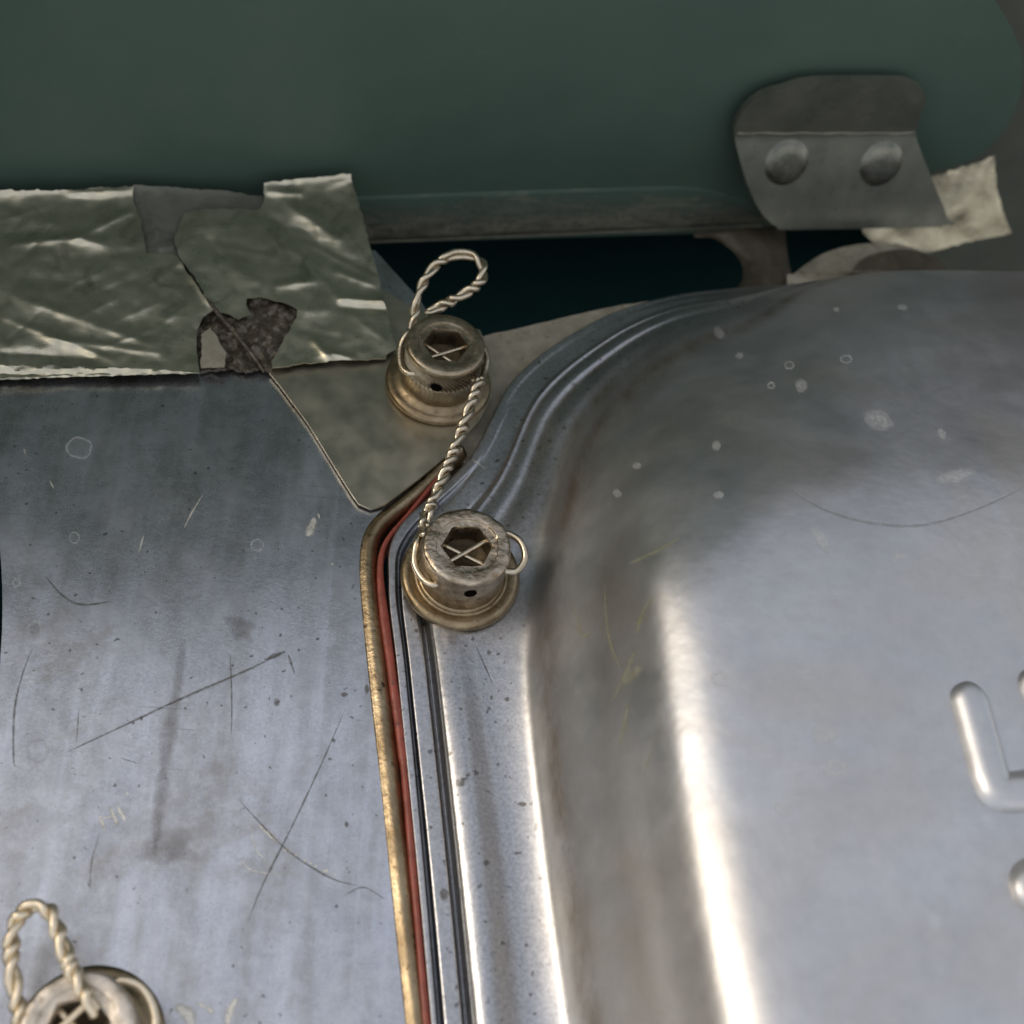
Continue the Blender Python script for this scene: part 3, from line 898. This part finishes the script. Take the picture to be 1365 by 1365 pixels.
# right-hand piece behind the bracket
T3N = (WN + Vector((0, 0, 0.45))).normalized()
t30 = wxy(wuv(wall(1300, 260))[0], 6, -3.0)
def t3fn(x, y):
    p = onplane(x, y, t30, T3N)
    h = 0.35 * noise.noise(Vector((x * .03, y * .03, 8)))
    if y < 260:
        h += 0.18 * math.sin((x + 0.4 * y) * 0.42) * max(0, (250 - y) / 60.0)
    return p + T3N * h
t3 = [(1150, 250), (1242, 236), (1290, 222), (1326, 207), (1328, 250), (1336, 280), (1350, 311), (1290, 323), (1238, 336), (1200, 326), (1163, 322), (1150, 310)]
o3 = thing('foil_tape', 'olive foil tape flap sticking out right of the bracket', 'foil tape', t3fn(1290, 320), 'strips of foil tape')
sheet('tape_strip', rough_edge(t3, 2.0, 6, 9), t3fn, 6, 0.2, M_FLAP, o3)

# adhesive left in the torn hole, with the tab's edge running through it
res = [(286, 412), (300, 417), (312, 418), (326, 428), (342, 420), (330, 404), (334, 396), (352, 398), (392, 412), (398, 420), (378, 458), (366, 482), (362, 492), (330, 494), (298, 491), (268, 494), (262, 470), (262, 442), (272, 424)]
def resfn(x, y):
    h = 0.85
    if (x - 287) * (492 - 414) - (y - 414) * (352 - 287) > 0:
        h += 0.35
    h += 0.6 * noise.fractal(Vector((x * 0.06, y * 0.06, 4)), 0.7, 2.2, 4)
    return P(x, y, h)
o = sheet('adhesive_patch', rough_edge(res, 2.5, 4, 12), resfn, 3.5, 0.5, M_RES, base=P(330, 490, 0.9))
tag(o, 'dark brown adhesive residue showing through the tear in the tape', 'adhesive')
o = sheet('tape_scrap', rough_edge([(268, 446), (280, 436), (296, 462), (302, 470), (299, 489), (268, 490)], 2, 4, 5), lambda x, y: P(x, y, 1.75), 5, 0.15, M_CREAM, base=P(285, 480, 1.75))
tag(o, 'pale scrap of backing stuck in the tear beside dark adhesive', 'tape scrap')
# dark backing visible between the two strips, top
sea = [(178, 246), (198, 248), (262, 252), (300, 254), (352, 262), (352, 282), (300, 284), (262, 286), (246, 290), (236, 322), (244, 345), (205, 344), (192, 336), (184, 300), (174, 262)]
def seafn(x, y):
    p = tape_fn(0.6, [(196, 262, 214, 330, 7, .8), (215, 330, 238, 326, 5, .6)], 21, 0.25)(x, y)
    return p
o = sheet('sealant_smear', rough_edge(sea, 2, 5, 15), seafn, 5, 0.3, mat_simple('grey_sealant', (0.085, 0.09, 0.07), (0.14, 0.145, 0.115), 0.5, 0.2, 0.3, 0.12, 1.0), base=P(215, 330, 0.6))
tag(o, 'grey sealant smear between the two strips of foil tape', 'sealant')
crk = catmull([(234, 330, 1.9), (250, 352, 1.9), (268, 382, 1.9), (286, 412, 1.8), (310, 440, 1.7), (334, 470, 1.5), (352, 496, 1.0)], 50)
cpath = [P(float(a), float(b), float(c)) for a, b, c in crk]
v, f = tube_geo(cpath, [0.14 + 0.2 * math.sin(math.pi * i / (len(cpath) - 1)) ** 0.6 for i in range(len(cpath))], 8)
mesh('crease_bead', v, f, M_RES, bpy.data.objects['adhesive_patch'])

# ------------------------------------------------------------------ screws and washers
def make_washer(c, axis, R, mat, label, stepped, name='washer'):
    if stepped:
        prof = [(3.0, 0), (R - 0.3, 0), (R - 0.05, 0.2), (R, 0.55), (R - 0.08, 0.95), (R - 0.35, 1.2), (R - 0.8, 1.28), (R - 1.4, 1.1), (R - 1.75, 1.0), (R - 1.8, 1.25), (R - 1.95, 1.5), (R - 2.3, 1.6), (3.0, 1.6)]
    else:
        prof = [(3.0, 0), (R - 0.3, 0), (R - 0.05, 0.15), (R, 0.4), (R - 0.06, 0.7), (R - 0.3, 0.95), (R - 0.8, 1.05), (R - 1.2, 1.1), (R - 1.5, 1.45), (R - 2.0, 1.6), (3.0, 1.6)]
    v, f = lathe_geo(prof, 96, c, axis)
    o = mesh(name, v, f, mat, base=c.copy())
    return tag(o, label, 'washer', 'washers under the socket screws')
def make_screw(c, axis, R, H, mat, label, rot, knurl, wear=0.0, seed=0):
    t = thing('socket_screw', label, 'screw', c, 'safety wired socket screws')
    n = 432 if knurl else 192
    prof = [(R - 0.25, 0), (R - 0.06, 0.12), (R, 0.35)]
    k0 = len(prof)
    for k in range(43):
        prof.append((R, H * 0.42 + (H - 0.75 - H * 0.42) * k / 42))
    k1 = len(prof) - 1
    prof += [(R, H - 0.5), (R - 0.04, H - 0.3), (R - 0.16, H - 0.12), (R - 0.36, H - 0.02), (R - 0.6, H), (3.6, H + 0.0), (3.48, H - 0.03), (3.40, H - 0.16), (3.30, H - 0.18), (3.05, H - 0.22)]
    top = len(prof)
    rx = 2.42        # apothem of the hexagon
    prof += [(3.0, H - 0.24), (3.0, H - 0.5), (3.0, H - 1.6), (3.0, H - 3.3)]
    def rfn(j, r, z, a):
        if j >= top:
            b = (a - rot) % (math.pi / 3) - math.pi / 6
            r = rx / math.cos(b)
            r = min(r, rx * 1.12)
            if j == top:
                r *= 1.05
        elif knurl and k0 < j < k1:
            ph = (a * 54 + z * 11.0) / (2 * math.pi)
            tri = abs((ph % 1.0) - 0.5) * 2
            fade = min(1, (j - k0) / 6, (k1 - j) / 4)
            r += (max(tri, 0.25) - 0.95) * 0.42 * fade
        if wear and j >= k1:
            wv = noise.fractal(Vector((math.cos(a) * 2.2 + seed, math.sin(a) * 2.2, z * 0.7)), 0.8, 2.1, 3)
            if j < top:
                r += wear * 0.12 * wv
                z += wear * 0.10 * noise.fractal(Vector((math.cos(a) * r * 0.45 + seed, math.sin(a) * r * 0.45, 4)), 0.9, 2.1, 2)
            else:
                r += wear * 0.05 * wv
        return r, z
    v, f = lathe_geo(prof, n, c, axis, rfn)
    mesh('head', v, f, mat, t, sharp=38)
    q = Vector((0, 0, 1)).rotation_difference(axis)
    # socket floor, a darker brown than the head
    fl = [(2.62, H - 3.0), (1.9, H - 3.15), (1.2, H - 3.7), (0.02, H - 4.0)]
    v, f = lathe_geo(fl, 36, c, axis)
    mesh('socket_floor', v, f, M_SOCKET, t)
    return t, q
def hole(t, c, q, R, ang, z):
    vs, fs = [], []
    K = 20
    ctr = Vector((math.cos(ang), math.sin(ang), 0))
    tan_ = Vector((-math.sin(ang), math.cos(ang), 0))
    for rr, dep in ((0.72, 0.09), (0.6, 0.12), (0.45, 0.06), (0.02, 0.05)):
        for k in range(K):
            a = 2 * math.pi * k / K
            s, h = rr * math.cos(a), rr * math.sin(a)
            vs.append(c + q @ (ctr * (math.sqrt(R * R - s * s) + dep) + tan_ * s + Vector((0, 0, z + h))))
    for j in range(3):
        for k in range(K):
            a, b = j * K + k, j * K + (k + 1) % K
            fs.append((a, b, b + K, a + K))
    return mesh('hole_disc', vs, fs, M_HOLE, t)  # black disc on the head stands in for a drilled hole's shade
Z1, Z2, Z3 = 0.78, 1.7, 0.06
UPZ = Vector((0, 0, 1))
ax1 = Vector((0.03, 0.0, 1)).normalized()
ax2 = Vector((0.0, -0.03, 1)).normalized()
c1, c2, c3 = P(584, 512, Z1), P(613, 771, Z2), P(118, 1392, Z3)
make_washer(c1, ax1, 6.85, M_BRONZE, 'bronze toned washer under the upper bolt', False)
make_washer(c2, ax2, 6.95, M_BRONZE, 'bronze toned stepped washer under the middle bolt beside the red gasket', True)
make_washer(c3, UPZ, 6.9, M_BRONZE, 'brown washer under the bolt in the bottom left corner', False)
H1, H2, H3 = 6.6, 6.4, 6.0
R1, R2, R3 = 4.95, 4.95, 4.9
s1, q1 = make_screw(c1 + ax1 * 1.5, ax1, R1, H1, M_HEAD, 'knurled socket head screw at the top, on the triangular steel tab', 0.05, True)
s2, q2 = make_screw(c2 + ax2 * 1.5, ax2, R2, H2, M_WORN, 'battered socket head screw beside the red gasket, middle of the photo', 0.1, False, 1.0, 3)
s3, q3 = make_screw(c3 + UPZ * 1.5, UPZ, R3, H3, M_HEAD_LIT, 'strongly lit worn socket head screw in the bottom left corner', 0.25, False, 0.8, 9)
h1c, h2c, h3c = c1 + ax1 * 1.5, c2 + ax2 * 1.5, c3 + UPZ * 1.5
hole(s1, h1c, q1, R1, math.radians(262), 3.9)
hole(s2, h2c, q2, R2, math.radians(278), 4.3)

# ------------------------------------------------------------------ lockwire
def twist(path, pitch, rad, phase=0.0, grow=True):
    path = resample(path, 0.16)
    fr = frames(path)
    n = len(path)
    A_, B_ = [], []
    s = 0
    for i, (p, (t, u, v)) in enumerate(zip(path, fr)):
        if i:
            s += (path[i] - path[i - 1]).length
        pp = pitch * (1 + 0.22 * noise.noise(Vector((s * 0.35, phase, 0))))
        a = phase + 2 * math.pi * s / pp
        r = rad * (1 + 0.12 * noise.noise(Vector((s * 0.5, phase, 4))))
        o_ = u * (math.cos(a) * r) + v * (math.sin(a) * r)
        A_.append(p + o_)
        B_.append(p - o_)
    return A_, B_
def smooth_px(pts, n):
    return [P(float(a), float(b), float(c)) for a, b, c in catmull(pts, n)]
WR = 0.38
def on_head(c, q, R, ang, z, out=0.4):
    a = math.radians(ang)
    return c + q @ Vector((math.cos(a) * (R + out), math.sin(a) * (R + out), z))
lw = thing('lockwire', 'twisted steel lockwire joining the top and middle screws with a looped tail', 'safety wire', c1 + ax1 * 5, 'twisted lockwires')
tail = smooth_px([(549, 447, 5.6), (553, 425, 6.4), (556, 400, 7.5), (565, 376, 8.5), (580, 355, 9.2), (604, 340, 9.5), (632, 342, 9.6), (645, 359, 9.5), (638, 378, 9.2), (615, 394, 8.6), (588, 408, 7.8), (568, 418, 7.2)], 150)
a, b = twist(tail, 5.8, 0.37, 0.4)
for pth in (a, b):
    v, f = tube_geo(pth, WR, 10)
    mesh('strand', v, f, M_WIRE, lw)
run = smooth_px([(641, 506, 6.6), (634, 522, 6.9), (622, 556, 6.7), (603, 606, 6.4), (584, 652, 6.2), (570, 684, 6.2), (565, 702, 6.3)], 120)
a, b = twist(run, 3.6, 0.38, 1.2)
for pth in (a, b):
    v, f = tube_geo(pth, WR, 10)
    mesh('strand', v, f, M_WIRE, lw)
def wire(pts, n, r=WR, mat=None, parent=None):
    v, f = tube_geo(resample([Vector(q) for q in catmull(pts, n)], 0.2), r, 10)
    return mesh('wire', v, f, mat or M_WIRE, parent)
# single wire round the heads and through their cross holes
wire([P(549, 447, 5.6), on_head(h1c, q1, R1, 150, 4.9, .45), on_head(h1c, q1, R1, 172, 4.0, .6), on_head(h1c, q1, R1, 197, 3.5, .55), on_head(h1c, q1, R1, 213, 3.6, .3), on_head(h1c, q1, R1, 222, 3.8, -.4)], 50, parent=lw)
wire([P(549, 447, 5.6), on_head(h1c, q1, R1, 148, 4.2, .1), on_head(h1c, q1, R1, 142, 4.2, -.6)], 20, parent=lw)
wire([on_head(h1c, q1, R1, 30, 4.4, -.4), on_head(h1c, q1, R1, 22, 4.4, .35), on_head(h1c, q1, R1, 5, 4.2, .6), on_head(h1c, q1, R1, -20, 4.0, .6), P(641, 506, 6.6)], 40, parent=lw)
wire([on_head(h1c, q1, R1, -40, 3.9, -.4), on_head(h1c, q1, R1, -38, 4.2, .3), P(641, 506, 6.6)], 20, parent=lw)
wire([P(565, 702, 6.3), on_head(h2c, q2, R2, 165, 4.2, .7), on_head(h2c, q2, R2, 190, 3.5, .8), on_head(h2c, q2, R2, 212, 3.4, .6), on_head(h2c, q2, R2, 228, 3.6, .2), on_head(h2c, q2, R2, 232, 3.7, -.5)], 50, parent=lw)
wire([P(565, 702, 6.3), on_head(h2c, q2, R2, 160, 4.9, .3), on_head(h2c, q2, R2, 150, 4.8, -.3)], 24, parent=lw)
wire([on_head(h2c, q2, R2, 34, 4.6, -.3), on_head(h2c, q2, R2, 30, 4.8, .6), on_head(h2c, q2, R2, 16, 4.9, 1.5), on_head(h2c, q2, R2, 0, 4.6, 1.8), on_head(h2c, q2, R2, -14, 4.2, 1.2), on_head(h2c, q2, R2, -18, 4.0, .3), on_head(h2c, q2, R2, -19, 4.0, -.5)], 60, parent=lw)
def cross(c, q, H, ends, depth, mat, parent, r=0.24):
    for (a0, a1, dz) in ends:
        p0 = c + q @ Vector((2.75 * math.cos(math.radians(a0)), 2.75 * math.sin(math.radians(a0)), H - depth + dz))
        p1 = c + q @ Vector((2.75 * math.cos(math.radians(a1)), 2.75 * math.sin(math.radians(a1)), H - depth + dz))
        v, f = tube_geo([p0.lerp(p1, k / 8) for k in range(9)], r, 10)
        mesh('cross_wire', v, f, mat, parent)
cross(h1c, q1, H1, [(160, -48, 0), (18, 218, 0.5)], 1.7, M_WIRE, lw)
cross(h2c, q2, H2, [(165, -35, 0), (32, 222, 0.5)], 1.6, M_WIRE, lw, 0.27)

lw3 = thing('lockwire', 'sunlit twisted lockwire loop at the bolt in the bottom left corner', 'safety wire', c3 + UPZ * 5, 'twisted lockwires')
loop = smooth_px([(26, 1400, 5.5), (27, 1360, 6.2), (20, 1320, 6.8), (15, 1275, 7.2), (20, 1232, 7.4), (42, 1208, 7.5), (66, 1215, 7.6), (80, 1248, 7.8), (92, 1283, 8.0), (106, 1312, 8.2), (118, 1336, 8.0), (128, 1350, 7.4)], 160)
a, b = twist(loop, 3.5, 0.40, 0.9)
for pth in (a, b):
    v, f = tube_geo(pth, 0.41, 10)
    mesh('strand', v, f, M_WIRE_LIT, lw3)
wire([on_head(h3c, q3, R3, 60, 4.4, -.4), on_head(h3c, q3, R3, 56, 4.6, .4), on_head(h3c, q3, R3, 40, 4.5, 1.2), on_head(h3c, q3, R3, 20, 4.2, 1.5), on_head(h3c, q3, R3, 0, 4.0, 1.4), on_head(h3c, q3, R3, -30, 4.0, .5)], 50, 0.40, M_WIRE_LIT, lw3)
cross(h3c, q3, H3, [(75, 200, 0.2), (140, -40, -0.3)], 1.3, M_WIRE_LIT, lw3, 0.34)

# ------------------------------------------------------------------ scratches, scrapes and dried drops
def ribbon(name, pts, w0, surf, mat, parent, n=24, taper=True):
    soft = []
    pts = catmull(pts, n) if len(pts) > 2 else [np.array(pts[0]) + (np.array(pts[1]) - np.array(pts[0])) * k / n for k in range(n + 1)]
    vs, fs = [], []
    m_ = len(pts)
    for i, q in enumerate(pts):
        a, b = pts[max(0, i - 1)], pts[min(m_ - 1, i + 1)]
        d = np.array(b) - np.array(a)
        d = d / (np.linalg.norm(d) + 1e-9)
        nn = np.array([-d[1], d[0]])
        f = i / (m_ - 1)
        ww = w0 * ((math.sin(math.pi * (0.06 + 0.88 * f)) ** 0.7) if taper else 1) * (0.75 + 0.5 * noise.noise(Vector((q[0] * .13, q[1] * .13, 1))) + .2)
        for s in (-0.8, -0.25, 0.25, 0.8):
            e = np.array(q[:2]) + nn * ww * s
            vs.append(surf(float(e[0]), float(e[1]))[0])
            soft.append((0.0 if abs(s) > 0.5 else 1.0) * min(1.0, 0.35 + 2.5 * math.sin(math.pi * f)))
    for i in range(m_ - 1):
        for k in range(3):
            a = 4 * i + k
            fs.append((a, a + 1, a + 5, a + 4))
    o = mesh(name, vs, fs, mat, parent)
    o.data.attributes.new('soft', 'FLOAT', 'POINT').data.foreach_set('value', soft)
    return o
def blot(name, cx, cy, rx, ry, surf, mat, parent, ring=0.0, rot=0.0, seed=0, off=0.03, jag=0.18):
    K = 30
    vs, fs = [], []
    if ring > 0.1:
        md = 0.5 + ring * 0.5
        radii, sv = [1.08, md + 0.25 * (1 - ring), md - 0.25 * (1 - ring), ring - 0.1, 0.02], [0, 1, 1, 0.15, 0.1]
    else:
        radii, sv = [1.15, 0.85, 0.5, 0.02], [0, 0.75, 1, 1]
    soft = [v_ for v_ in sv for _ in range(30)]
    for rr in radii:
        for k in range(K):
            a = 2 * math.pi * k / K
            r = rr * (1 + jag * noise.noise(Vector((math.cos(a) * 1.5 + seed, math.sin(a) * 1.5, seed))))
            x, y = rx * r * math.cos(a), ry * r * math.sin(a)
            X = cx + x * math.cos(rot) - y * math.sin(rot)
            Y = cy + x * math.sin(rot) + y * math.cos(rot)
            vs.append(surf(X, Y, off)[0])
    for j in range(len(radii) - 1):
        for k in range(K):
            a, b = j * K + k, j * K + (k + 1) % K
            fs.append((a, b, b + K, a + K))
    o = mesh(name, vs, fs, mat, parent)
    o.data.attributes.new('soft', 'FLOAT', 'POINT').data.foreach_set('value', soft)
    return o
hp, hc = hit_plate, hit_cover
for pts, w_ in [([(86, 1004), (150, 974), (240, 932), (330, 893), (381, 868)], 2.6), ([(458, 950), (430, 1015), (390, 1100), (350, 1180), (330, 1230)], 2.2),
                ([(43, 864), (28, 905), (19, 950), (18, 1012), (22, 1022)], 2.4), ([(60, 768), (85, 795), (110, 806), (148, 802)], 3),
                ([(307, 870), (309, 940), (308, 980)], 1.8), ([(318, 1065), (345, 1095), (385, 1135), (440, 1170), (482, 1182)], 2.2), ([(460, 1193), (485, 1183), (515, 1200)], 1.8),
                ([(133, 1110), (122, 1150), (120, 1190)], 1.5), ([(105, 945), (102, 990)], 1.3), ([(160, 1010), (185, 1018)], 1.3), ]:
    ribbon('scratch', pts, w_, hp, M_SCR, lc)
ribbon('smear', [(245, 850), (236, 920), (222, 1000), (212, 1080), (205, 1140)], 16, hp, M_GRIME, lc)
blot('smear', 226, 1132, 40, 22, hp, M_GRIME, lc, seed=3, jag=0.7)
blot('smear', 322, 838, 20, 13, hp, M_GRIME, lc, seed=6, rot=0.6, jag=0.6)
ribbon('scratch', [(352, 880), (381, 868)], 5, hp, M_SCR, lc)
ribbon('scratch', [(384, 872), (393, 899)], 3, hp, M_SCR, lc)
for pts, w_ in [([(132, 1085), (140, 1108)], 4), ([(146, 1075), (158, 1102)], 4.5), ([(157, 1075), (168, 1096)], 5), ([(134, 1092), (152, 1088)], 2),
                ([(354, 1107), (372, 1124)], 5), ([(344, 1098), (356, 1112)], 2.5), ([(420, 690), (414, 705), (410, 716)], 9), ([(424, 684), (426, 692)], 2),
                ([(335, 1100), (340, 1130), (362, 1155)], 1.5), ([(320, 1143), (335, 1160), (372, 1166)], 1.8), ([(185, 738), (192, 712)], 2), ([(270, 660), (255, 685), (245, 705)], 2.2), ([(32, 598), (34, 606)], 3),
                ([(66, 640), (72, 652)], 2)]:
    ribbon('scrape', pts, w_, hp, M_PALE, lc, 10)
for x, y, r in [(381, 1133, 4), (386, 1135, 3), (394, 1140, 2.5), (406, 1148, 2.6), (414, 1151, 2), (421, 1155, 2.2), (434, 1161, 4), (447, 1166, 2.2), (443, 752, 2), (170, 1058, 2)]:
    blot('nick', x, y, r, r * 0.7, hp, M_PALE, lc, seed=x)
for x, y, rx, ry, rg, rt in [(46, 840, 10, 13, .72, .4), (22, 777, 6, 7, .5, 0), (50, 1001, 16, 16, .84, 0), (22, 890, 8, 7, .75, 0), (106, 597, 17, 15, .90, 0), (99, 717, 7, 8, .85, 0), (343, 727, 9, 8, .86, 0)]:
    blot('water_ring', x, y, rx, ry, hp, M_WATER, lc, rg, rt, x)
blot('water_ring', 46, 840, 6.5, 9, hp, M_SMEAR, lc, 0.02, .4, 5, 0.05)
for x, y, rx, ry in [(369, 936, 4, 5), (459, 926, 5, 3), (462, 1099, 2.5, 4), (489, 919, 3, 7), (310, 887, 1.6, 2), (388, 928, 1.6, 1.6), (440, 1012, 3, 2), (188, 957, 2.4, 3), (247, 944, 1.8, 1.8), (341, 818, 2, 2)]:
    blot('dark_fleck', x, y, rx, ry, hp, M_SCR, lc, seed=y)
# scuffed bright metal by the lower left bolt
for pts, w_ in [([(234, 1340), (250, 1352), (256, 1372)], 14), ([(262, 1336), (278, 1345), (284, 1352)], 5), ([(302, 1375), (306, 1350), (316, 1330)], 8), ([(222, 1352), (225, 1362)], 2)]:
    ribbon('scrape', pts, w_, hp, M_PALE, lc, 14)
# marks on the rocker cover
for pts, w_ in [([(872, 795), (854, 822), (850, 845)], 4), ([(858, 818), (850, 833)], 7), ([(846, 868), (838, 890), (816, 936)], 5), ([(856, 888), (842, 902), (832, 915)], 10), ([(838, 935), (832, 970), (826, 998)], 6),
                ([(806, 780), (812, 850), (828, 893)], 4), ([(765, 810), (775, 845), (790, 845)], 3), ([(905, 718), (870, 738), (838, 752)], 5), ([(870, 1000), (852, 1040)], 2.5)]:
    ribbon('paint_chip', pts, w_, hc, M_LEMON, rc, 14)
for x, y, rx, ry, rg, rt in [(959, 444, 6, 9, .02, -.5), (986, 474, 5, 4, .02, 0), (1052, 487, 7, 6, .6, 0), (1028, 514, 6, 5, .4, 0), (1128, 479, 8, 6, .7, 0), (1068, 514, 8, 9, .02, 0), (1203, 410, 7, 4, .02, .2), (1115, 413, 5, 3, .02, 0),
                             (1255, 578, 5, 7, .02, -.5), (1272, 635, 26, 8, .02, -.25), (1095, 720, 7, 18, .02, -.6), (1200, 742, 12, 4, .02, 0), (958, 905, 11, 10, .6, 0), (1100, 978, 18, 13, .02, 0), (1114, 1024, 15, 11, .5, 0), (958, 660, 7, 5, .02, 0), (955, 594, 6, 7, .02, 0), (1170, 560, 20, 12, .02, 0.3), (1045, 1078, 14, 9, .02, .3), (849, 621, 6, 5, .02, 0), (823, 658, 6, 5, .02, .5)]:
    blot('water_mark', x, y, rx, ry, hc, M_WATER, rc, rg, rt, x)
ribbon('scratch', [(1050, 652), (1100, 680), (1160, 697), (1230, 700), (1300, 680), (1365, 650)], 3.5, hc, M_SMEAR, rc, 40)
ribbon('scratch', [(629, 612), (648, 626)], 1.8, hc, M_PALE, rc, 10)
ribbon('scratch', [(633, 858), (645, 885), (658, 915)], 1.6, hc, M_SCR, rc, 10)
for x, y, rx, ry in [(614, 1043, 6, 6), (592, 1192, 6, 8), (648, 1150, 3.5, 4), (696, 1072, 6, 3), (652, 870, 3, 3), (676, 932, 3.5, 3), (624, 1033, 3, 3), (655, 930, 2, 3)]:
    blot('dark_fleck', x, y, rx, ry, hc, M_SCR, rc, seed=y)
